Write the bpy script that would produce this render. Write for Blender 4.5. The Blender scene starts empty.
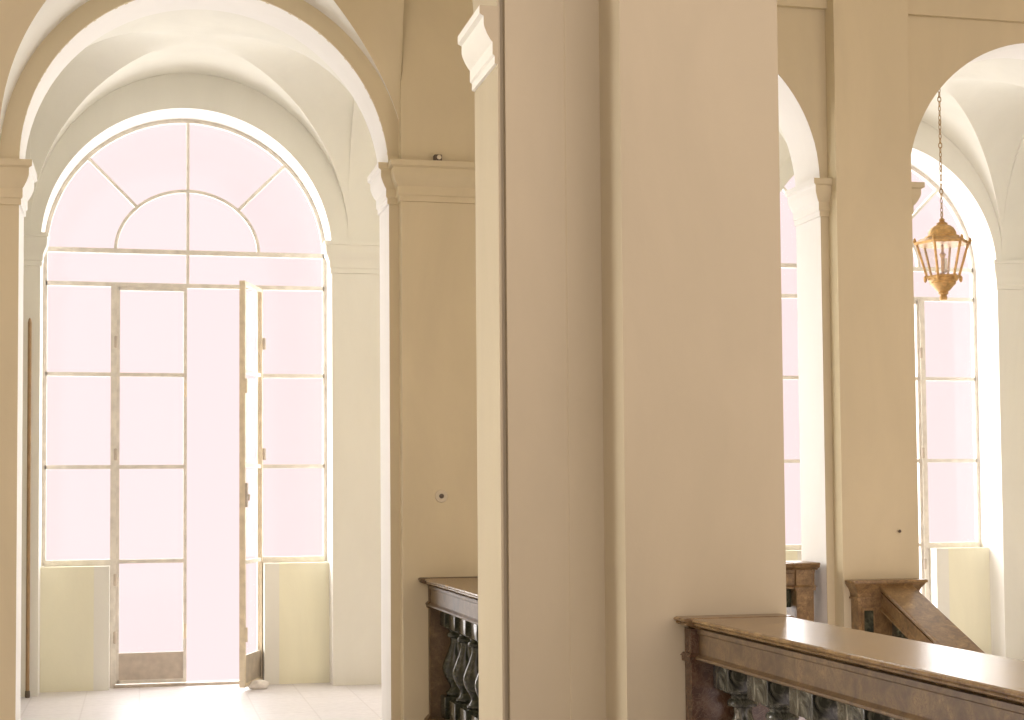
import bpy, bmesh, math, random
from mathutils import Vector, Matrix
random.seed(7)
PI = math.pi
S = bpy.context.scene
COL = S.collection

# ------------------------------------------------------------------ materials
def new_mat(name):
    m = bpy.data.materials.new(name); m.use_nodes = True
    nt = m.node_tree; nt.nodes.clear()
    out = nt.nodes.new('ShaderNodeOutputMaterial')
    b = nt.nodes.new('ShaderNodeBsdfPrincipled')
    nt.links.new(b.outputs[0], out.inputs[0])
    return m, nt, b, out

def ramp(nt, stops):
    r = nt.nodes.new('ShaderNodeValToRGB')
    cr = r.color_ramp
    while len(cr.elements) < len(stops): cr.elements.new(.5)
    for e, (p, c) in zip(cr.elements, stops):
        e.position = p; e.color = (c[0], c[1], c[2], 1)
    return r

def noise(nt, scale, detail=4, rough=.5, dist=0, vec=None, stretch=None):
    tc = nt.nodes.new('ShaderNodeTexCoord')
    src = tc.outputs['Object']
    if stretch:
        mp = nt.nodes.new('ShaderNodeMapping'); mp.inputs['Scale'].default_value = stretch
        nt.links.new(src, mp.inputs[0]); src = mp.outputs[0]
    n = nt.nodes.new('ShaderNodeTexNoise')
    n.inputs['Scale'].default_value = scale; n.inputs['Detail'].default_value = detail
    n.inputs['Roughness'].default_value = rough; n.inputs['Distortion'].default_value = dist
    nt.links.new(src, n.inputs['Vector'])
    return n

def bump(nt, b, hsrc, strength, dist=.01):
    bp = nt.nodes.new('ShaderNodeBump'); bp.inputs['Strength'].default_value = strength
    bp.inputs['Distance'].default_value = dist
    nt.links.new(hsrc, bp.inputs['Height']); nt.links.new(bp.outputs[0], b.inputs['Normal'])

def plaster(name, c, var=.06, rough=.85, stretch=(1, 1, .35)):
    m, nt, b, o = new_mat(name)
    n = noise(nt, 1.6, 5, .6, .6, stretch=stretch)
    d = tuple(x*(1-var) for x in c); l = tuple(min(.95, x*(1+var)) for x in c)
    r = ramp(nt, [(.3, d), (.7, l)])
    nt.links.new(n.outputs[0], r.inputs[0]); nt.links.new(r.outputs[0], b.inputs['Base Color'])
    b.inputs['Roughness'].default_value = rough
    b.inputs['Specular IOR Level'].default_value = .25
    n2 = noise(nt, 45, 3); bump(nt, b, n2.outputs[0], .12, .004)
    return m

def marble(name, stops, scale, rough, dist=2.2, detail=8, vein=None):
    m, nt, b, o = new_mat(name)
    n = noise(nt, scale, detail, .62, dist)
    r = ramp(nt, stops)
    nt.links.new(n.outputs[0], r.inputs[0])
    col = r.outputs[0]
    if vein:
        v = noise(nt, scale*1.7, 6, .55, 3.0)
        rv = ramp(nt, [(.47, (0, 0, 0)), (.5, (1, 1, 1)), (.53, (0, 0, 0))])
        nt.links.new(v.outputs[0], rv.inputs[0])
        mx = nt.nodes.new('ShaderNodeMix'); mx.data_type = 'RGBA'
        nt.links.new(rv.outputs[0], mx.inputs[0]); nt.links.new(col, mx.inputs[6])
        mx.inputs[7].default_value = (*vein, 1)
        col = mx.outputs[2]
    nt.links.new(col, b.inputs['Base Color'])
    b.inputs['Roughness'].default_value = rough
    b.inputs['Specular IOR Level'].default_value = .55
    n2 = noise(nt, 60, 3); bump(nt, b, n2.outputs[0], .06, .003)
    return m

def simple(name, c, rough=.5, metal=0, var=.12, nscale=14):
    m, nt, b, o = new_mat(name)
    n = noise(nt, nscale, 4)
    r = ramp(nt, [(.3, tuple(x*(1-var) for x in c)), (.7, tuple(min(1, x*(1+var)) for x in c))])
    nt.links.new(n.outputs[0], r.inputs[0]); nt.links.new(r.outputs[0], b.inputs['Base Color'])
    b.inputs['Roughness'].default_value = rough; b.inputs['Metallic'].default_value = metal
    return m

def glass(name, gloss=.025):
    m = bpy.data.materials.new(name); m.use_nodes = True
    nt = m.node_tree; nt.nodes.clear()
    o = nt.nodes.new('ShaderNodeOutputMaterial')
    t = nt.nodes.new('ShaderNodeBsdfTransparent'); t.inputs[0].default_value = (1, 1, 1, 1)
    g = nt.nodes.new('ShaderNodeBsdfGlossy'); g.inputs['Roughness'].default_value = .08
    n = noise(nt, 3, 2)
    mr = nt.nodes.new('ShaderNodeMapRange'); mr.inputs[3].default_value = gloss*.5; mr.inputs[4].default_value = gloss*1.5
    nt.links.new(n.outputs[0], mr.inputs[0])
    mx = nt.nodes.new('ShaderNodeMixShader')
    nt.links.new(mr.outputs[0], mx.inputs[0]); nt.links.new(t.outputs[0], mx.inputs[1]); nt.links.new(g.outputs[0], mx.inputs[2])
    nt.links.new(mx.outputs[0], o.inputs[0])
    return m

M = {}
M['hall'] = plaster('ochre_plaster', (.63, .55, .365))
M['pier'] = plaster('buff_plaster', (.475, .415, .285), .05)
M['gallery'] = plaster('cream_plaster', (.80, .795, .72), .04)
M['white'] = plaster('lit_white_plaster', (.86, .85, .81), .03)  # strong window light on the reveals is put into this colour
M['apron'] = plaster('greenish_cream_plaster', (.84, .82, .64), .06)
M['floor'] = None
MST = [(.25, (.05, .031, .014)), (.45, (.115, .078, .036)), (.6, (.17, .118, .056)), (.78, (.28, .205, .105))]
M['marble'] = marble('brown_marble', [(p, (c[0]*.92, c[1]*.86, c[2]*.74)) for p, c in MST], 9, .45, 1.1, 10, vein=(.085, .04, .022))
M['polished'] = marble('polished_brown_marble', [(p, (c[0]*1.5, c[1]*1.42, c[2]*1.25)) for p, c in MST], 9, .24, 1.1, 10, vein=(.13, .06, .03))
M['honey'] = marble('honey_brown_marble', [(p, (c[0]*1.85, c[1]*1.7, c[2]*1.45)) for p, c in MST], 11, .35, 1.3, 10, vein=(.13, .06, .03))
M['rust'] = marble('red_brown_marble', [(.28, (.04, .018, .011)), (.5, (.085, .042, .022)), (.75, (.15, .09, .05))], 7, .25, vein=(.15, .10, .06))
M['green'] = marble('dark_green_marble', [(.32, (.012, .015, .009)), (.5, (.035, .039, .022)), (.66, (.10, .10, .062)), (.8, (.26, .25, .17))], 7, .16, 3.0)
M['greygreen'] = marble('grey_green_marble', [(.34, (.012, .012, .009)), (.48, (.05, .052, .038)), (.58, (.13, .13, .10)), (.7, (.46, .44, .36))], 8, .2, 2.6)
M['frame'] = simple('grey_painted_steel', (.70, .66, .58), .55)
M['door'] = simple('tan_painted_steel', (.74, .64, .48), .55)
M['kick'] = simple('grey_brown_sheet', (.50, .43, .35), .5)
M['glass'] = glass('window_glass')
M['lglass'] = glass('lantern_glass', .12)
M['gold'] = simple('gilded_metal', (.50, .30, .11), .45, .55, .25, 30)
M['iron'] = simple('dark_gilt_iron', (.36, .24, .11), .5, .4)
M['wood'] = simple('brown_wood', (.34, .22, .11), .6)
M['dark'] = simple('dark_plastic', (.10, .075, .05), .6)
M['ivory'] = simple('ivory_plastic', (.62, .55, .40), .45, 0, .05)
M['stone'] = simple('white_stone', (.78, .74, .68), .8)

def floor_mat():
    m, nt, b, o = new_mat('pale_terrazzo')
    tc = nt.nodes.new('ShaderNodeTexCoord')
    br = nt.nodes.new('ShaderNodeTexBrick')
    br.inputs['Scale'].default_value = 1.0; br.inputs['Brick Width'].default_value = .42; br.inputs['Row Height'].default_value = .42
    br.offset = 0; br.inputs['Mortar Size'].default_value = .006
    br.inputs['Color1'].default_value = (.70, .675, .68, 1); br.inputs['Color2'].default_value = (.73, .70, .705, 1)
    br.inputs['Mortar'].default_value = (.64, .61, .61, 1)
    nt.links.new(tc.outputs['Object'], br.inputs['Vector'])
    n = noise(nt, 18, 4)
    r = ramp(nt, [(.3, (.9, .9, .9)), (.7, (1, 1, 1))]); nt.links.new(n.outputs[0], r.inputs[0])
    mx = nt.nodes.new('ShaderNodeMix'); mx.data_type = 'RGBA'; mx.blend_type = 'MULTIPLY'; mx.inputs[0].default_value = 1
    nt.links.new(br.outputs[0], mx.inputs[6]); nt.links.new(r.outputs[0], mx.inputs[7])
    nt.links.new(mx.outputs[2], b.inputs['Base Color'])
    b.inputs['Roughness'].default_value = .38
    return m
M['floor'] = floor_mat()

# ------------------------------------------------------------------ mesh helpers
class MB:
    def __init__(s): s.bm = bmesh.new()
    def poly(s, pts):
        vs = [s.bm.verts.new(p) for p in pts]
        return s.bm.faces.new(vs)
    def box(s, x0, x1, y0, y1, z0, z1, bevel=0, rot=None, loc=None):
        co = [(x0,y0,z0),(x1,y0,z0),(x1,y1,z0),(x0,y1,z0),(x0,y0,z1),(x1,y0,z1),(x1,y1,z1),(x0,y1,z1)]
        if rot is not None: co = [rot @ Vector(c) + Vector(loc or (0,0,0)) for c in co]
        v = [s.bm.verts.new(c) for c in co]
        fs = [s.bm.faces.new([v[i] for i in f]) for f in ((0,3,2,1),(4,5,6,7),(0,1,5,4),(1,2,6,5),(2,3,7,6),(3,0,4,7))]
        if bevel:
            es = list({e for f in fs for e in f.edges})
            bmesh.ops.bevel(s.bm, geom=es, offset=bevel, segments=2, affect='EDGES', profile=.6)
        return s
    def frustum(s, cx, cy, z0, z1, a0, b0, a1, b1):
        lo = [s.bm.verts.new((cx+i*a0, cy+j*b0, z0)) for i, j in ((-1,-1),(1,-1),(1,1),(-1,1))]
        hi = [s.bm.verts.new((cx+i*a1, cy+j*b1, z1)) for i, j in ((-1,-1),(1,-1),(1,1),(-1,1))]
        s.bm.faces.new(lo[::-1]); s.bm.faces.new(hi)
        for k in range(4): s.bm.faces.new((lo[k], lo[(k+1)%4], hi[(k+1)%4], hi[k]))
        return s
    def lathe(s, prof, cx=0, cy=0, seg=20, phase=0):
        rings = []
        for r, z in prof:
            rings.append([s.bm.verts.new((cx+r*math.cos(phase+2*PI*k/seg), cy+r*math.sin(phase+2*PI*k/seg), z)) for k in range(seg)])
        for a, b in zip(rings, rings[1:]):
            for k in range(seg): s.bm.faces.new((a[k], a[(k+1)%seg], b[(k+1)%seg], b[k]))
        s.bm.faces.new(rings[0][::-1]); s.bm.faces.new(rings[-1])
        return s
    def loft(s, rings, closed=True, caps=True):
        vr = [[s.bm.verts.new(p) for p in r] for r in rings]
        n = len(vr[0])
        for a, b in zip(vr, vr[1:]):
            for k in range(n if closed else n-1):
                s.bm.faces.new((a[k], a[(k+1)%n], b[(k+1)%n], b[k]))
        if caps and closed:
            s.bm.faces.new(vr[0][::-1]); s.bm.faces.new(vr[-1])
        return s
    def bar(s, p0, p1, r, seg=8):
        p0, p1 = Vector(p0), Vector(p1); d = (p1-p0).normalized()
        u = d.orthogonal().normalized(); w = d.cross(u)
        ring = lambda p: [p + u*r*math.cos(2*PI*k/seg) + w*r*math.sin(2*PI*k/seg) for k in range(seg)]
        return s.loft([ring(p0), ring(p1)])
    def rbar(s, p0, p1, w, y0, y1):            # flat bar in an X-Z plane between y0 and y1
        a, b = Vector((p0[0], p0[1])), Vector((p1[0], p1[1])); d = (b-a).normalized(); n = Vector((-d.y, d.x))*w/2
        q = [a-n, b-n, b+n, a+n]
        return s.loft([[(p.x, y0, p.y) for p in q], [(p.x, y1, p.y) for p in q]])
    def arc(s, cx, cz, rx, rz, a0, a1, w, y0, y1, n=40):
        rings = []
        for i in range(n+1):
            t = a0+(a1-a0)*i/n; c, sn = math.cos(t), math.sin(t)
            pi, po = (cx+(rx-w/2)*c, cz+(rz-w/2)*sn), (cx+(rx+w/2)*c, cz+(rz+w/2)*sn)
            rings.append([(pi[0], y0, pi[1]), (po[0], y0, po[1]), (po[0], y1, po[1]), (pi[0], y1, pi[1])])
        return s.loft(rings)
    def build(s, name, mat, parent=None, angle=35, kind=None, smooth=True):
        bm = s.bm
        bmesh.ops.remove_doubles(bm, verts=bm.verts, dist=1e-5)
        bmesh.ops.recalc_face_normals(bm, faces=bm.faces)
        for e in bm.edges:
            e.smooth = not (len(e.link_faces) != 2 or e.calc_face_angle(0) > math.radians(angle))
        for f in bm.faces: f.smooth = smooth
        me = bpy.data.meshes.new(name); bm.to_mesh(me); bm.free()
        me.materials.append(mat)
        o = bpy.data.objects.new(name, me); COL.objects.link(o)
        if parent: o.parent = parent
        if kind: o['kind'] = kind
        return o

def struct(mb, name, mat, angle=35): return mb.build(name, mat, None, angle, 'structure')
def empty(name, loc=(0,0,0), rz=0):
    o = bpy.data.objects.new(name, None); COL.objects.link(o); o.location = loc; o.rotation_euler = (0,0,rz); o.empty_display_size = .1
    return o
def tag(o, label, cat, group=None):
    o['label'] = label; o['category'] = cat
    if group: o['group'] = group
    return o

def moulding(mb, path, prof):
    """sweep (out, z) profile along a plan path; 'out' lies on the right-hand side of travel, corners are mitred"""
    P = [Vector(p) for p in path]; n = len(P)
    dirs = [(P[i+1]-P[i]).normalized() for i in range(n-1)]
    nr = [Vector((d.y, -d.x)) for d in dirs]
    rings = []
    for i in range(n):
        if i == 0: m = nr[0]
        elif i == n-1: m = nr[-1]
        else:
            m = (nr[i-1]+nr[i]).normalized(); m = m/ max(.3, m.dot(nr[i]))
        rings.append([(P[i].x+m.x*o, P[i].y+m.y*o, z) for o, z in prof])
    mb.loft(rings, closed=True, caps=True)
    return mb

def arch_wall(mb, x0, x1, ztop, openings, yf, yb, zbot=0, n=48):
    """wall slab with round-arched openings (cx, R, spring) reaching down to zbot"""
    openings = sorted(openings); xs = x0
    def quad(a, b):   # front/back rectangles
        for y in (yf, yb): mb.poly([(a[0], y, a[1]), (b[0], y, a[1]), (b[0], y, b[1]), (a[0], y, b[1])])
    for cx, R, sp in openings:
        quad((xs, zbot), (cx-R, ztop))
        pts = [(cx-R*math.cos(PI*i/n), sp+R*math.sin(PI*i/n)) for i in range(n+1)]
        for (ax, az), (bx, bz) in zip(pts, pts[1:]):
            for y in (yf, yb): mb.poly([(ax, y, az), (bx, y, bz), (bx, y, ztop), (ax, y, ztop)])
        xs = cx+R
    quad((xs, zbot), (x1, ztop))
    mb.poly([(x0,yf,ztop),(x1,yf,ztop),(x1,yb,ztop),(x0,yb,ztop)])
    for x in (x0, x1): mb.poly([(x,yf,zbot),(x,yb,zbot),(x,yb,ztop),(x,yf,ztop)])
    return mb
def arch_lining(mb, cx, R, sp, yf, yb, zbot=0, n=48):
    pts = [(cx-R, zbot)] + [(cx-R*math.cos(PI*i/n), sp+R*math.sin(PI*i/n)) for i in range(n+1)] + [(cx+R, zbot)]
    for (ax, az), (bx, bz) in zip(pts, pts[1:]):
        mb.poly([(ax, yf, az), (bx, yf, bz), (bx, yb, bz), (ax, yb, az)])
    return mb

# ------------------------------------------------------------------ dimensions (metres; gallery floor z = 0, camera above the origin)
YA, YAB = 10.75, 11.20          # arcade wall front / back
YW, YWB = 13.30, 13.80          # window wall inner / outer face
YF = 13.72                      # plane of the window frames
ARCHES = [(.445, 1.225, 3.80), (3.745, 1.14, 3.88), (6.75, 1.15, 3.88)]
WIN = [(.39, 0.0), (3.51, .015), (6.63, .03)]
WR, WSP = 1.185, 3.64

# ------------------------------------------------------------------ floors
mb = MB()
mb.box(-3.2, 9.4, 10.5, 13.85, -.25, 0); mb.box(-4.2, 2.95, .5, 10.5, -.25, 0)
struct(mb, 'floor', M['floor'])
mb = MB(); mb.box(1.9, 9.4, .5, 10.9, -3.5, -3.3); struct(mb, 'floor_lower', M['floor'])
mb = MB(); mb.box(2.98, 9.4, 10.5, 10.75, -3.3, -.25); struct(mb, 'wall_stairwell', M['hall'])

# ------------------------------------------------------------------ window wall, vaults
mb = MB(); arch_wall(mb, -3.2, 9.4, 6.2, [(c, WR, WSP) for c, _ in WIN], YW, YWB); struct(mb, 'wall_back', M['gallery'])
for i, (c, d) in enumerate(WIN):
    mb = MB(); arch_lining(mb, c, WR, WSP, YW, YWB); struct(mb, 'trim_%d' % (i+1), M['white'])
mb = MB(); mb.box(-3.4, -3.2, YA, YWB, 0, 6.2); struct(mb, 'wall_left', M['gallery'])
mb = MB(); mb.box(9.4, 9.6, YA, YWB, 0, 6.2); struct(mb, 'wall_right', M['gallery'])

def vault():
    mb = MB(); sp, rise = 3.74, 1.38
    yc, hy = (YAB+YW)/2, (YW-YAB)/2
    N = 40
    ts = [math.sin(PI/2*(2*i/N-1)) for i in range(N+1)]
    h = lambda t: math.sqrt(max(0, 1-t*t))
    for c, hx in [(-2.67, 1.3), (.42, 1.30), (3.66, 1.30), (6.63, 1.25), (9.75, 1.25)]:
        grid = [[mb.bm.verts.new((c+hx*u, yc+hy*v, sp+rise*max(h(u), h(v)))) for v in ts] for u in ts]
        for i in range(N):
            for j in range(N):
                a, b, cc, d = grid[i][j], grid[i+1][j], grid[i+1][j+1], grid[i][j+1]
                if (i < N//2) == (j < N//2): mb.bm.faces.new((a, b, cc)); mb.bm.faces.new((a, cc, d))
                else: mb.bm.faces.new((a, b, d)); mb.bm.faces.new((b, cc, d))
    return mb
struct(vault(), 'ceiling', M['gallery'], 20)
# transverse arches between the bays
for k, (x0, x1) in enumerate([(-1.38, -.87), (1.71, 2.37), (4.95, 5.39), (7.87, 8.51)]):
    mb = MB(); yc, hy = (YAB+YW)/2, (YW-YAB)/2; N = 48; sp, rise = 3.74, 1.33
    for i in range(N):
        t0, t1 = PI*i/N, PI*(i+1)/N
        q = [(yc-hy*math.cos(t), sp+rise*math.sin(t)) for t in (t0, t1)]
        Q = [(yc-(hy+.02)*math.cos(t), sp+(rise+.10)*math.sin(t)) for t in (t0, t1)]
        mb.poly([(x0,q[0][0],q[0][1]),(x1,q[0][0],q[0][1]),(x1,q[1][0],q[1][1]),(x0,q[1][0],q[1][1])])
        for x in (x0, x1): mb.poly([(x,q[0][0],q[0][1]),(x,q[1][0],q[1][1]),(x,Q[1][0],Q[1][1]),(x,Q[0][0],Q[0][1])])
    struct(mb, 'ceiling_rib_%d' % (k+1), M['gallery'])
mb = MB(); mb.box(-3.4, 9.6, YA, YWB, 6.2, 6.35); struct(mb, 'ceiling_upper', M['hall'])

CAPG = [(0, 3.47), (.012, 3.475), (.012, 3.51), (.02, 3.52), (.02, 3.565), (.034, 3.60), (.05, 3.63), (.055, 3.66), (.055, 3.705), (.065, 3.71), (.065, 3.74), (0, 3.74)]
for k, (a, b) in enumerate([(-3.2, .39-WR), (.39+WR, 3.51-WR), (3.51+WR, 6.63-WR), (6.63+WR, 9.4)]):
    mb = MB(); path = [(a, YW+.14), (a, YW), (b, YW), (b, YW+.14)]
    if k == 0: path = path[1:]
    if k == 3: path = path[:-1]
    moulding(mb, path, CAPG); struct(mb, 'trim_cap_back_%d' % (k+1), M['gallery'])

# ------------------------------------------------------------------ windows, doors
def window(idx, c, dz, open_leaf):
    w = empty('window_%d' % idx, (c, YF, 0)); w['kind'] = 'structure'
    y0, y1 = -.025, .025
    zb, zt = 3.674+dz, 3.39+dz; rows = (2.625+dz, 1.845+dz); sill = 1.05+dz
    mb = MB()
    mb.arc(0, WSP, WR-.016, WR-.016, 0, PI, .032, y0, y1)
    for s in (-1, 1):
        mb.box(s*(WR-.016)-.016, s*(WR-.016)+.016, y0, y1, sill-.025, WSP)
        mb.box(s*.61-.024, s*.61+.024, y0-.015, y1, .0, zt)
        x0, x1 = sorted((s*.62, s*(WR-.02)))
        mb.box(x0, x1, y0-.01, y1, sill-.03, sill+.02)
    mb.box(-WR+.02, WR-.02, y0, y1, zb-.02, zb+.02)
    mb.box(-WR+.02, WR-.02, y0, y1, zt-.02, zt+.016)
    mb.build('window_frame', M['frame'], w)
    mb = MB()
    for s in (-1, 1):
        x0, x1 = sorted((s*.62, s*(WR-.02)))
        for z in rows: mb.box(x0, x1, y0, y1, z-.016, z+.016)
        mb.rbar((s*.425, zb+.38), (s*.83, zb+.79), .026, y0+.004, y1-.004)
    mb.box(-.013, .013, y0+.006, y1-.006, zt, WSP+WR-.02)
    mb.arc(0, zb, .60, .53, 0, PI, .026, y0+.002, y1-.002)
    mb.build('glazing_bars', M['frame'], w)
    mb = MB()
    n = 40
    pts = [((WR-.03)*math.cos(PI*i/n), WSP+(WR-.03)*math.sin(PI*i/n)) for i in range(n+1)] + [(-WR+.03, zt), (WR-.03, zt)]
    mb.loft([[(x, y, z) for x, z in pts] for y in (-.002, .002)])
    for s in (-1, 1):
        x0, x1 = sorted((s*.63, s*(WR-.03))); mb.box(x0, x1, -.002, .002, sill, zt)
    mb.build('glass_pane', M['glass'], w)
    # masonry aprons below the side lights, with a paler smooth strip beside the doorway
    for s in (-1, 1):
        x0, x1 = sorted((s*.76, s*WR)); mb = MB(); mb.box(x0, x1, -.17, .06, 0, sill-.03); mb.build('apron', M['apron'], w)
        x0, x1 = sorted((s*.636, s*.76)); mb = MB(); mb.box(x0, x1, -.172, .06, 0, sill-.03); mb.build('apron_strip', M['gallery'], w)
    mb = MB(); mb.box(-.6, .6, -.05, .08, 0, .022); mb.build('threshold', M['kick'], w)
    return zt, rows, sill

def leaf(name, hx, hy, rz, zt, rows, sill, side):
    """side +1: leaf runs to +x from its hinge when rz = 0; -1: to -x"""
    d = empty(name, (hx, hy, 0), rz); d['kind'] = 'structure'
    L = .585; z0, z1 = .03, zt-.02; t = .02
    X = lambda a, b: sorted((side*a, side*b))
    mb = MB()
    for a, b, th in ((0, .03, t), (L-.028, L, t*1.2)):
        x0, x1 = X(a, b); mb.box(x0, x1, -th, th, z0, z1)
    x0, x1 = X(.02, L-.02)
    mb.box(x0, x1, -t, t, z1-.03, z1); mb.box(x0, x1, -t, t, z0, z0+.03)
    mb.build('door_frame', M['door'] if open_col(name) else M['frame'], d)
    mb = MB()
    for z in rows + (sill,): mb.box(x0, x1, -.015, .015, z-.016, z+.016)
    mb.build('glazing_bars', M['frame'], d)
    mb = MB(); mb.box(x0, x1, -.002, .002, .27, z1-.02); mb.build('glass_pane', M['glass'], d)
    mb = MB(); mb.box(x0, x1, -.012, .012, z0+.02, .285); mb.build('kick_panel', M['kick'], d)
    for z in (.42, .9, 1.95, 2.9):
        mb = MB(); px = side*-.004
        mb.lathe([(.012, z-.05), (.016, z-.045), (.016, z+.045), (.012, z+.05)], px, -.03, 10); mb.build('hinge', M['kick'], d)
    xh = side*(L-.014)
    if open_col(name):
        mb = MB(); mb.box(xh-.012, xh+.012, -.045, -.02, 1.50, 1.70, .004); mb.bar((xh, -.03, 1.6), (xh, -.06, 1.6), .008); mb.bar((xh, -.055, 1.6), (xh+side*.03, -.06, 1.56), .008)
        mb.build('door_handle', M['kick'], d)
    for z in (.46, 2.5):
        mb = MB(); mb.box(xh-.013, xh+.013, -.04, -.02, z-.06, z+.06, .004); mb.build('bolt', M['door'], d)
    return d
def open_col(n): return n == 'door_2'

di = 1
for i, (c, dz) in enumerate(WIN):
    zt, rows, sill = window(i+1, c, dz, i == 0)
    leaf('door_%d' % di, c-.59, YF, 0, zt, rows, sill, 1); di += 1
    if i == 0: leaf('door_%d' % di, c+.615, YF-.03, math.radians(71), zt, rows, sill, -1)
    else: leaf('door_%d' % di, c+.59, YF, 0, zt, rows, sill, -1)
    di += 1

# ------------------------------------------------------------------ arcade wall
mb = MB(); arch_wall(mb, -3.2, 9.4, 6.2, ARCHES, YA, YAB); struct(mb, 'wall_middle', M['hall'])
for i, (c, R, sp) in enumerate(ARCHES):
    mb = MB(); arch_lining(mb, c, R, sp, YA+.004, YAB); struct(mb, 'trim_%d' % (i+4), M['white'])
YP = 10.62
mb = MB(); mb.box(1.735, 2.53, YP, YA, 0, 6.2); struct(mb, 'pilaster_middle', M['hall'])
mb = MB(); mb.box(4.945, 5.545, YP-.02, YA, -.25, 6.2); struct(mb, 'pilaster_right', M['hall'])
mb = MB(); mb.box(2.53, 9.4, YA-.045, YA, 5.17, 6.2); struct(mb, 'trim_frieze', M['hall'])
def capm(z0, z1, s=1.0):
    h = z1-z0
    return [(o*s, z0+h*t) for o, t in ((0, 0), (.014, .01), (.014, .14), (.024, .17), (.024, .38), (.034, .42), (.05, .52), (.062, .62), (.066, .68), (.066, .82), (.086, .86), (.086, 1), (0, 1))]
e = ARCHES[0][0]-ARCHES[0][1]; mb = MB(); moulding(mb, [(-3.2, YA), (e, YA), (e, YAB)][::1], capm(3.51, 3.80)); struct(mb, 'trim_cap_left', M['hall'])
e = ARCHES[0][0]+ARCHES[0][1]; mb = MB(); moulding(mb, [(e, YAB), (e, YA), (1.735, YA), (1.735, YP), (2.53, YP), (2.53, YA)], capm(3.60, 3.875)); struct(mb, 'trim_cap_middle', M['hall'])
e = ARCHES[1][0]+ARCHES[1][1]; mb = MB(); moulding(mb, [(e, YAB), (e, YA), (4.945, YA)], capm(3.62, 3.89)); struct(mb, 'trim_cap_right_1', M['hall'])
e = ARCHES[2][0]-ARCHES[2][1]; mb = MB(); moulding(mb, [(5.545, YA), (e, YA), (e, YAB)], capm(3.62, 3.89)); struct(mb, 'trim_cap_right_2', M['hall'])
# capital returns inside the openings: window light painted in as white, like the linings
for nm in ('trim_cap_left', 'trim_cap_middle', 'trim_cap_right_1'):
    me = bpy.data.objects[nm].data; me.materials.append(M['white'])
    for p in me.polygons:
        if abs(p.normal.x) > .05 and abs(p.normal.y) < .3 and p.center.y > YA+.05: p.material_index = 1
# hall-side archivolt and lunette over the left arch
c, R, sp = ARCHES[0]
mb = MB(); mb.arc(c, sp, R+.062, R+.062, 0.0, PI, .124, YA-.012, YA+.02, 64); struct(mb, 'trim_archivolt', M['hall'])
mb = MB(); n = 64; ring = []
def dep(t):   # t: 0 right springing .. pi left springing
    s_ = math.sin(t)
    return .02+(.95*max(0, s_)**.9 if t > PI/2 else .95*max(0, s_)**4.5)
for i in range(n+1):
    t = PI*i/n; ct, st = math.cos(t), math.sin(t); r1 = R+.124
    d = dep(t)
    ring.append(((c+r1*ct, YA-.01, sp+r1*st), (c+r1*ct, YA-d, sp+r1*st), (min(1.737, c+(r1+.9)*ct), YA-d-.02-.53*max(0, st), sp+(r1+.9)*st+.25)))
for a, b in zip(ring, ring[1:]):
    mb.poly([a[0], b[0], b[1], a[1]]); 
struct(mb, 'ceiling_lunette', M['gallery'])  # paler than the web: light on the strip is put into its colour
mb = MB()
for a, b in zip(ring, ring[1:]):
    mb.poly([a[1], b[1], b[2], a[2]])
struct(mb, 'ceiling_hall_web', M['hall'], 60)

# ------------------------------------------------------------------ big near pier and its arch
PT = 6.5
mb = MB()
plan = [(1.656, 7.775), (1.656, 7.252), (1.662, 7.252), (1.664, 7.285), (1.685, 7.285), (1.685, 7.24), (1.974, 7.24), (1.980, 7.234), (2.15, 7.234), (2.15, 6.9), (2.93, 6.9), (2.93, 7.775)]
mb.loft([[(x, y, 0) for x, y in plan], [(x, y, PT) for x, y in plan]])
struct(mb, 'pillar_front', M['pier'])
mb = MB(); moulding(mb, [(1.65, 7.25), (1.65, 7.78)][::-1], capm(3.64, 3.92, 1.0)); struct(mb, 'trim_cap_front', M['gallery'])
me = bpy.data.objects['trim_cap_front'].data; me.materials.append(M['pier'])  # light on the cap is put into its colour, front faces kept darker
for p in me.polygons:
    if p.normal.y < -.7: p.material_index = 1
mb = MB(); arch_wall(mb, -3.6, 1.655, PT, [(-.65, 2.3, 3.92)], 7.25, 7.78); arch_lining(mb, -.65, 2.3, 3.92, 7.25, 7.78); struct(mb, 'wall_front', M['pier'])

# ------------------------------------------------------------------ unseen hall shell, added to block sky light; gap and ceiling edge placed for light
mb = MB(); mb.box(-4.4, -4.2, -3, 9.2, -.25, 6.5); mb.box(-4.4, -4.2, 9.2, YA+.2, -.25, .9); mb.box(-4.4, -4.2, 10.6, YA+.2, .9, 6.5); struct(mb, 'wall_hall_left', M['hall'])
mb = MB(); mb.box(9.4, 9.6, -3, YA, -3.5, 6.4); struct(mb, 'wall_hall_right', M['hall'])
mb = MB(); mb.box(-4.4, 9.6, 6, YA, 6.5, 6.7); struct(mb, 'ceiling_hall', M['hall'])

# ------------------------------------------------------------------ balustrades
CAP = [(-.17, 0), (-.18, .012), (-.2, .016), (-.222, .026), (-.226, .034), (-.222, .042), (-.232, .045), (-.235, .052), (-.23, .06), (-.22, .064)]
def section(half, k=1.0, h=.064):
    s = half/.235
    L = [(u*s, v*h/.064) for u, v in CAP]
    return L + [(-u, v) for u, v in L[::-1]]
def run(mb, p0, p1, sec):
    """extrude a (side, up) section from p0 to p1, sheared with the slope"""
    p0, p1 = Vector(p0), Vector(p1); d = p1-p0; n = Vector((-d.y, d.x, 0)).normalized()
    rings = [[p - n*u + Vector((0, 0, v)) for u, v in sec] for p in (p0, p1)]
    mb.loft(rings); return mb
def frieze_sec(half, h):
    L = [(-half-.012, 0), (-half-.022, .006), (-half-.022, .016), (-half-.008, .022), (-half, .028), (-half, h*.82), (-half-.008, h*.86), (-half-.008, h)]
    return L + [(-u, v) for u, v in L[::-1]]
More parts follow.
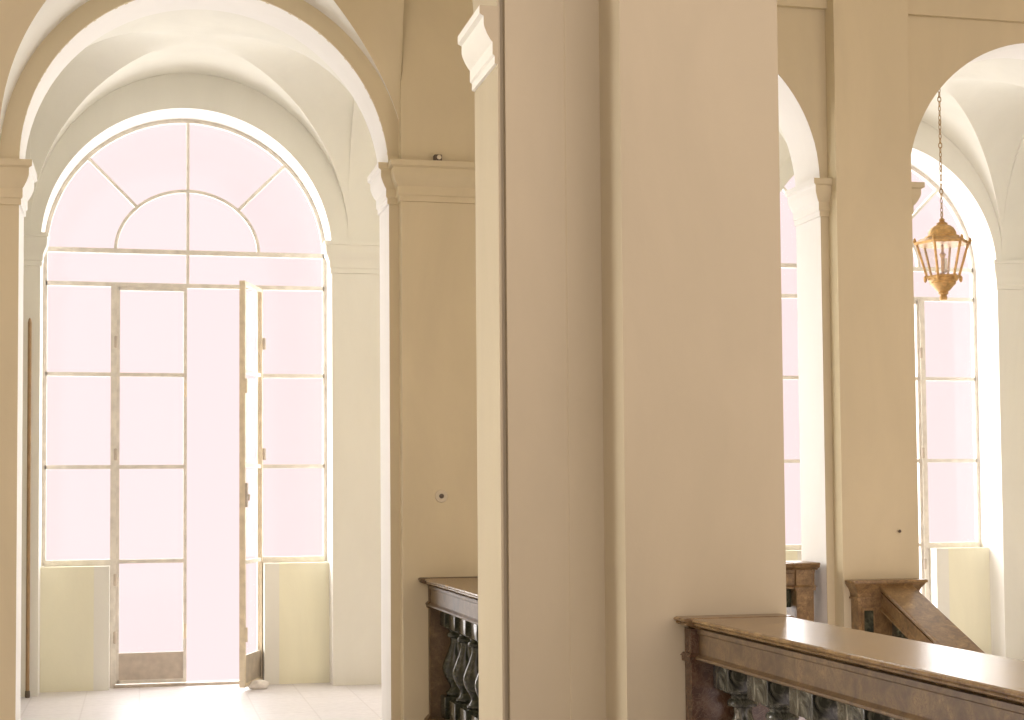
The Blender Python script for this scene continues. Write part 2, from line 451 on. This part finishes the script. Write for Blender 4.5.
BAL = [(.062, 0), (.072, .012), (.072, .03), (.055, .045), (.042, .07), (.05, .10), (.075, .15), (.092, .20), (.097, .235), (.092, .275), (.075, .33), (.055, .385), (.04, .44), (.036, .47), (.04, .495), (.06, .505), (.064, .52), (.06, .535), (.045, .55), (.05, .565), (.078, .585), (.08, .6)]
def baluster_mb(z0, H, w):
    """square plinth, turned vase, square abacus; total height H"""
    mb = MB(); s = w/.2; b, a = .15*H/.75, .13*H/.75
    hv = H-a-b
    mb.box(-w/2, w/2, -w/2, w/2, z0, z0+b, .006)
    mb.lathe([(r*s, z0+b+z/.6*hv) for r, z in BAL], 0, 0, 24)
    mb.box(-w/2, w/2, -w/2, w/2, z0+b+hv, z0+H, .006)
    return mb

def balustrade(name, label, p0, p1, half, ztop, n_first, pitch, count, bw, bmat, ends, group=None, capmat=None, slope_ok=False):
    p0, p1 = Vector(p0), Vector(p1)
    root = empty(name, (p0.x, p0.y, 0)); tag(root, label, 'balustrade')
    L = (p1-p0).length; d = (p1-p0).normalized()
    o = Vector((p0.x, p0.y, 0))
    lp = lambda t, z: (d.x*t, d.y*t, z)
    mm = capmat or M['marble']
    mb = MB(); run(mb, lp(0, ztop-.05), lp(L, ztop-.05), section(half, h=.05)); mb.build('handrail', capmat or M['polished'], root, 12)
    mb = MB(); run(mb, lp(.01, ztop-.19), lp(L-.01, ztop-.05), frieze_sec(half-.055, .14)) if False else run(mb, lp(.01, ztop-.19), lp(L-.01, ztop-.19), frieze_sec(half-.055, .14)); mb.build('frieze', mm, root)
    mb = MB(); hb = half-.06; run(mb, lp(.01, 0), lp(L-.01, 0), [(-hb-.03, 0), (-hb-.03, .05), (-hb-.01, .07), (-hb, .1), (hb, .1), (hb+.01, .07), (hb+.03, .05), (hb+.03, 0)]); mb.build('plinth', mm, root)
    H = ztop-.19-.1
    first = None
    for k in range(count):
        if first is None:
            first = baluster_mb(.1, H, bw).build('baluster', bmat, root); b = first
        else:
            b = first.copy(); COL.objects.link(b); b.parent = root
        b.location = lp(n_first+k*pitch, 0)
        b.rotation_euler = (0, 0, math.atan2(d.y, d.x))
    return root, d

def pedestal(root, x0, x1, y0, y1, ztop, over=.03):
    mb = MB()
    mb.box(x0, x1, y0, y1, 0, ztop-.05)
    cx, cy, a, b = (x0+x1)/2, (y0+y1)/2, (x1-x0)/2, (y1-y0)/2
    mb.frustum(cx, cy, ztop-.20, ztop-.175, a+.012, b+.012, a+.012, b+.012)
    mb.frustum(cx, cy, ztop-.175, ztop-.16, a+.02, b+.02, a+.006, b+.006)
    mb.box(x0-.03, x1+.03, y0-.03, y1+.03, 0, .08); mb.frustum(cx, cy, .08, .11, a+.03, b+.03, a+.004, b+.004)
    return mb
# near balustrade on the pier's front face
front, d = balustrade('marble_balustrade', 'brown marble balustrade with grey-green balusters butting the broad near pier', (2.64, 6.89, 0), (2.64, 3.3, 0), .235, 1.03, .16, .45, 7, .225, M['greygreen'], None)
o = Vector((2.64, 6.89, 0))
mb = pedestal(front, 2.425-o.x, 2.855-o.x, 6.80-o.y, 6.888-o.y, 1.03); mb.build('end_post', M['rust'], front)
mb = MB(); run(mb, (0, 0, .979), (0, -.14, .979), section(.268, h=.053)); mb.build('end_cap', M['polished'], front, 12)
# far balustrade beside the left arch
lb, d = balustrade('marble_balustrade', 'brown marble balustrade with dark green vase balusters beside the left archway', (2.07, 10.615, 0), (2.07, 7.80, 0), .215, 1.03, .12, .35, 8, .19, M['green'], None)
o = Vector((2.07, 10.615, 0))
mb = pedestal(lb, 1.905-o.x, 2.235-o.x, 10.555-o.y, 10.613-o.y, 1.03); mb.build('end_post', M['marble'], lb)
mb = MB(); run(mb, (0, 0, .979), (0, -.10, .979), section(.235, h=.053)); mb.build('end_cap', M['marble'], lb)
# balustrade closing the middle arch
cb, d = balustrade('marble_balustrade', 'brown marble balustrade closing the narrow bright middle arch, seen as one end pedestal', (4.845, 10.97, 0), (2.615, 10.97, 0), .17, 1.07, .27, .30, 6, .17, M['green'], None, capmat=M['honey'])
o = Vector((4.845, 10.97, 0))
mb = pedestal(cb, 4.68-o.x, 4.815-o.x, 10.83-o.y, 11.11-o.y, 1.07); mb.build('end_post', M['honey'], cb)
mb = MB(); run(mb, (.0, 0, 1.019), (-.20, 0, 1.019), section(.2, h=.055)); mb.build('end_cap', M['honey'], cb)

# stair balustrade: newel and sloping handrail
SL = .395
NY = 10.48
sb = empty('stair_balustrade', (5.2, NY, 0)); tag(sb, 'sloping brown marble stair balustrade descending from a square newel before the pilaster', 'balustrade')
o = Vector((5.2, NY, 0))
mb = MB()
nx0, nx1, ny0, ny1 = 5.0-o.x, 5.465-o.x, 0.0, .115
mb.box(nx0, nx1, ny0, ny1, -.25, .83)
cx, cy, a, b = (nx0+nx1)/2, (ny0+ny1)/2, (nx1-nx0)/2, (ny1-ny0)/2
mb.frustum(cx, cy, .82, .835, a+.014, b+.014, a+.014, b+.014)
for (z0, s0), (z1, s1) in zip([(.835, .004), (.865, .008), (.895, .02), (.92, .038)], [(.865, .008), (.895, .02), (.92, .038), (.932, .045)]):
    mb.frustum(cx, cy, z0, z1, a+s0, b+s0, a+s1, b+s1)
mb.build('newel_post', M['honey'], sb)
mb = MB(); mb.box(nx0-.05, nx1+.06, ny0-.05, ny1, .932, .956, .008); mb.build('newel_cap', M['honey'], sb)
for x0, x1 in ((nx0+.04, nx0+.11), (nx1-.11, nx1-.04)):
    mb = MB(); mb.box(x0-.014, x1+.014, -.012, .0, .0, .76); mb.build('panel_frame', M['honey'], sb)
    mb = MB(); mb.box(x0, x1, -.014, .002, .02, .74); mb.build('inset_panel', M['green'], sb)
rx = 5.285-o.x; Lr = 3.6
mb = MB(); run(mb, (rx, 0, .868), (rx, -Lr, .868-SL*Lr), section(.132, h=.06)); mb.build('handrail', M['honey'], sb, 12)
mb = MB(); run(mb, (rx, 0, .738), (rx, -Lr, .738-SL*Lr), frieze_sec(.102, .13)); mb.build('frieze', M['honey'], sb)
mb = MB(); run(mb, (rx, 0, -.05), (rx, -Lr, -.05-SL*Lr), [(-.14, -.25), (-.14, .1), (.14, .1), (.14, -.25)]); mb.build('plinth', M['honey'], sb)
first = None
for k in range(10):
    yk = -.2-k*.33
    if first is None:
        mb = MB(); w = .17
        mb.box(-w/2, w/2, -w/2, w/2, -.02, .14, .006); mb.lathe([(r*w/.2, .13+z/.6*.52) for r, z in BAL], 0, 0, 20); mb.box(-w/2, w/2, -w/2, w/2, .64, .80, .006)
        first = mb.build('baluster', M['green'], sb); q = first
    else:
        q = first.copy(); COL.objects.link(q); q.parent = sb
    q.location = (rx, yk, .0+SL*yk)
# flight of steps beyond the sloping rail
mb = MB()
for k in range(14):
    y1 = 10.3-k*.38; mb.box(5.26, 9.3, y1-.38, y1, -.16*(k+1)-.4, -.16*(k+1)+.0, .0)
struct(mb, 'floor_stair', M['floor'])

# ------------------------------------------------------------------ lantern
lx, ly = 6.685, 12.25
lan = empty('hanging_lantern', (lx, ly, 0)); tag(lan, 'gilded hexagonal glass lantern hanging on a chain in the right arch', 'lantern')
SEG = 6; ph = PI/6+.25
def hexring(r, z): return [(r*math.cos(ph+2*PI*k/SEG), r*math.sin(ph+2*PI*k/SEG), z) for k in range(SEG)]
mb = MB()
mb.lathe([(.235, 3.695), (.242, 3.70), (.242, 3.715), (.22, 3.725), (.19, 3.745), (.15, 3.755)], 0, 0, 6, ph)
for k in range(SEG):
    a = ph+2*PI*k/SEG; mb.lathe([(.006, 3.71), (.016, 3.72), (.014, 3.735), (.005, 3.755)], .235*math.cos(a), .235*math.sin(a), 8)
mb.build('roof_rim', M['gold'], lan)
mb = MB(); mb.lathe([(.15, 3.752), (.148, 3.765), (.122, 3.775), (.122, 3.79), (.115, 3.81), (.10, 3.835), (.075, 3.855), (.05, 3.865), (.045, 3.875)], 0, 0, 12, ph); mb.build('roof_dome', M['gold'], lan)
mb = MB(); mb.lathe([(.045, 3.874), (.05, 3.88), (.03, 3.89), (.02, 3.90), (.026, 3.908), (.02, 3.918), (.006, 3.93)], 0, 0, 12); mb.build('finial', M['gold'], lan)
top, bot = hexring(.218, 3.70), hexring(.132, 3.41)
for k in range(SEG):
    mb = MB(); mb.bar(top[k], bot[k], .011, 6); mb.build('corner_bar', M['gold'], lan)
mb = MB()
ti, bi = hexring(.209, 3.695), hexring(.126, 3.415)
for k in range(SEG):
    a, b, c2, d2 = ti[k], ti[(k+1) % SEG], bi[(k+1) % SEG], bi[k]
    mb.poly([a, b, c2, d2])
mb.build('glass_pane', M['lglass'], lan)
mb = MB(); mb.lathe([(.03, 3.40), (.15, 3.40), (.156, 3.41), (.15, 3.425), (.12, 3.428), (.12, 3.41), (.03, 3.41)], 0, 0, 6, ph)
for k in range(SEG):
    a = ph+2*PI*k/SEG; mb.lathe([(.004, 3.37), (.014, 3.385), (.016, 3.41), (.006, 3.43)], .15*math.cos(a), .15*math.sin(a), 8)
mb.build('base_rim', M['gold'], lan)
mb = MB(); mb.lathe([(.01, 3.215), (.03, 3.22), (.034, 3.24), (.028, 3.262), (.045, 3.275), (.04, 3.29), (.06, 3.305), (.085, 3.335), (.11, 3.36), (.11, 3.375), (.128, 3.39), (.13, 3.402)], 0, 0, 12, ph); mb.build('base_cup', M['gold'], lan)
mb = MB(); mb.lathe([(.018, 3.40), (.022, 3.43), (.012, 3.45), (.016, 3.50), (.016, 3.58), (.022, 3.60), (.03, 3.61), (.012, 3.63), (.01, 3.70)], 0, 0, 12); mb.build('candle_holder', M['gold'], lan)
for k in range(3):
    a = .6+2*PI*k/3; mb = MB(); x, y = .05*math.cos(a), .05*math.sin(a)
    mb.lathe([(.01, 3.46), (.02, 3.47), (.01, 3.475), (.01, 3.57), (.003, 3.575)], x, y, 10); mb.bar((x, y, 3.465), (0, 0, 3.44), .005, 6); mb.build('candle', M['ivory'], lan)
mb = MB(); z = 3.935; k = 0
def link(mb, z, ax, h=.048, w=.016, r=.0042):
    n, m = 16, 6; vr = []
    for i in range(n):
        t = 2*PI*i/n; cxp, czp = w*math.cos(t), h/2*math.sin(t)
        nx, nz = math.cos(t), math.sin(t)
        rr = []
        for j in range(m):
            q = 2*PI*j/m; u = cxp+nx*r*math.cos(q); v = r*math.sin(q); zz = czp+nz*r*math.cos(q)
            rr.append(mb.bm.verts.new((u, v, z+zz) if ax else (v, u, z+zz)))
        vr.append(rr)
    for i in range(n):
        for j in range(m): mb.bm.faces.new((vr[i][j], vr[(i+1) % n][j], vr[(i+1) % n][(j+1) % m], vr[i][(j+1) % m]))
while z < 5.08:
    big = (k % 5 == 0)
    link(mb, z+.02, k % 2, .050, .015 if big else .010, .005 if big else .0036); z += .040; k += 1
mb.build('chain', M['iron'], lan)
mb = MB(); mb.lathe([(.05, 5.115), (.05, 5.105), (.03, 5.09), (.012, 5.08), (.012, 5.06)], 0, 0, 16); mb.build('ceiling_rose', M['iron'], lan)

# ------------------------------------------------------------------ small things
p = empty('wooden_pole', (-.87, 13.24, 0)); tag(p, 'thin brown wooden pole standing upright just inside the left archway', 'pole')
mb = MB(); mb.lathe([(.013, 0), (.015, .01), (.015, 3.0), (.010, 3.03), (.003, 3.04)], 0, 0, 10); mb.build('shaft', M['wood'], p)
mb = MB(); mb.lathe([(.018, 0), (.02, .01), (.019, .05), (.016, .055)], 0, 0, 10); mb.build('foot_ferrule', M['dark'], p)

ds = MB(); bm = ds.bm
bmesh.ops.create_icosphere(bm, subdivisions=3, radius=1)
for v in bm.verts:
    n = 1+.12*math.sin(5*v.co.x+2*v.co.y)*math.cos(4*v.co.z+1.3)
    v.co = Vector((v.co.x*.085*n, v.co.y*.06*n, max(-.03, v.co.z*.045*n)+.03))
s = ds.build('doorstop_stone', M['stone'], None, 60); s.location = (.96, 13.28, 0)
tag(s, 'small white stone lying on the floor at the foot of the open door', 'stone')

w = empty('wall_socket', (2.0, YP, 1.583)); tag(w, 'small round ivory wall fitting with a dark centre on the pilaster', 'wall fitting')
def disc(name, prof, mat):
    mb = MB(); mb.lathe(prof, 0, 0, 24); o = mb.build(name, mat, w); o.rotation_euler = (PI/2, 0, 0); return o
disc('cover_plate', [(.045, 0), (.045, .006), (.04, .012), (.034, .012)], M['ivory'])
disc('centre_knob', [(.016, .01), (.016, .018), (.008, .022)], M['dark'])

bx = empty('alarm_box', (1.98, 10.575, 3.875)); tag(bx, 'tiny dark box standing on the moulded ledge of the pilaster capital', 'box')
mb = MB(); mb.box(-.026, .026, -.03, .03, 0, .045, .005); mb.build('housing', M['dark'], bx)
mb = MB(); mb.lathe([(.014, 0), (.016, .008), (.011, .012)], 0, 0, 14); q = mb.build('lens', M['ivory'], bx); q.rotation_euler = (PI/2, 0, 0); q.location = (.004, -.03, .024)

nl = MB(); nl.lathe([(.004, 0), (.004, .02), (.012, .022), (.01, .028)], 0, 0, 12)
q = nl.build('wall_nail', M['dark']); q.location = (5.385, YP-.02, 1.30); q.rotation_euler = (PI/2, 0, 0)
tag(q, 'small dark nail head in the bare pilaster by the stair newel', 'nail')

# ------------------------------------------------------------------ light
W = bpy.data.worlds.new('sky'); S.world = W; W.use_nodes = True
nt = W.node_tree; bg = nt.nodes['Background']
bg.inputs[0].default_value = (1.08, .87, .875, 1); bg.inputs[1].default_value = 1.0
def sun(name, strength, col, angle, direction):
    L = bpy.data.lights.new(name, 'SUN'); L.energy = strength; L.color = col; L.angle = math.radians(angle)
    o = bpy.data.objects.new(name, L); COL.objects.link(o)
    o.rotation_euler = Vector(direction).to_track_quat('-Z', 'Y').to_euler(); o.location = (0, 20, 8)
    return o
sun('window_daylight', 11.4, (1, .985, .965), 140, (.06, -1, -.22))
sun('hall_fill', 0.72, (1, .92, .83), 80, (.0, 1, -.15))  # added fill from behind the camera, not a known source
sun('side_daylight', 5.2, (1, .95, .90), 45, (1, -.62, -.3))

# ------------------------------------------------------------------ camera
cam = bpy.data.cameras.new('camera'); co = bpy.data.objects.new('camera', cam); COL.objects.link(co)
yaw, pit, rol = map(math.radians, (13.25, 2.7, .45))
fw = Vector((math.sin(yaw)*math.cos(pit), math.cos(yaw)*math.cos(pit), math.sin(pit)))
rt = Vector((math.cos(yaw), -math.sin(yaw), 0)); up = rt.cross(fw)
r2 = rt*math.cos(rol)-up*math.sin(rol); u2 = up*math.cos(rol)+rt*math.sin(rol)
mt = Matrix((r2, u2, -fw)).transposed().to_4x4(); mt.translation = (0, 0, 1.6)
co.matrix_world = mt
cam.sensor_width = 36; cam.lens = 1580/1024*36; cam.shift_y = 58.5/1024; cam.clip_end = 200
S.camera = co
S.view_settings.view_transform = 'Standard'; S.view_settings.look = 'None'
S.view_settings.gamma = 1; S.view_settings.use_curve_mapping = False
S.view_settings.exposure = 0
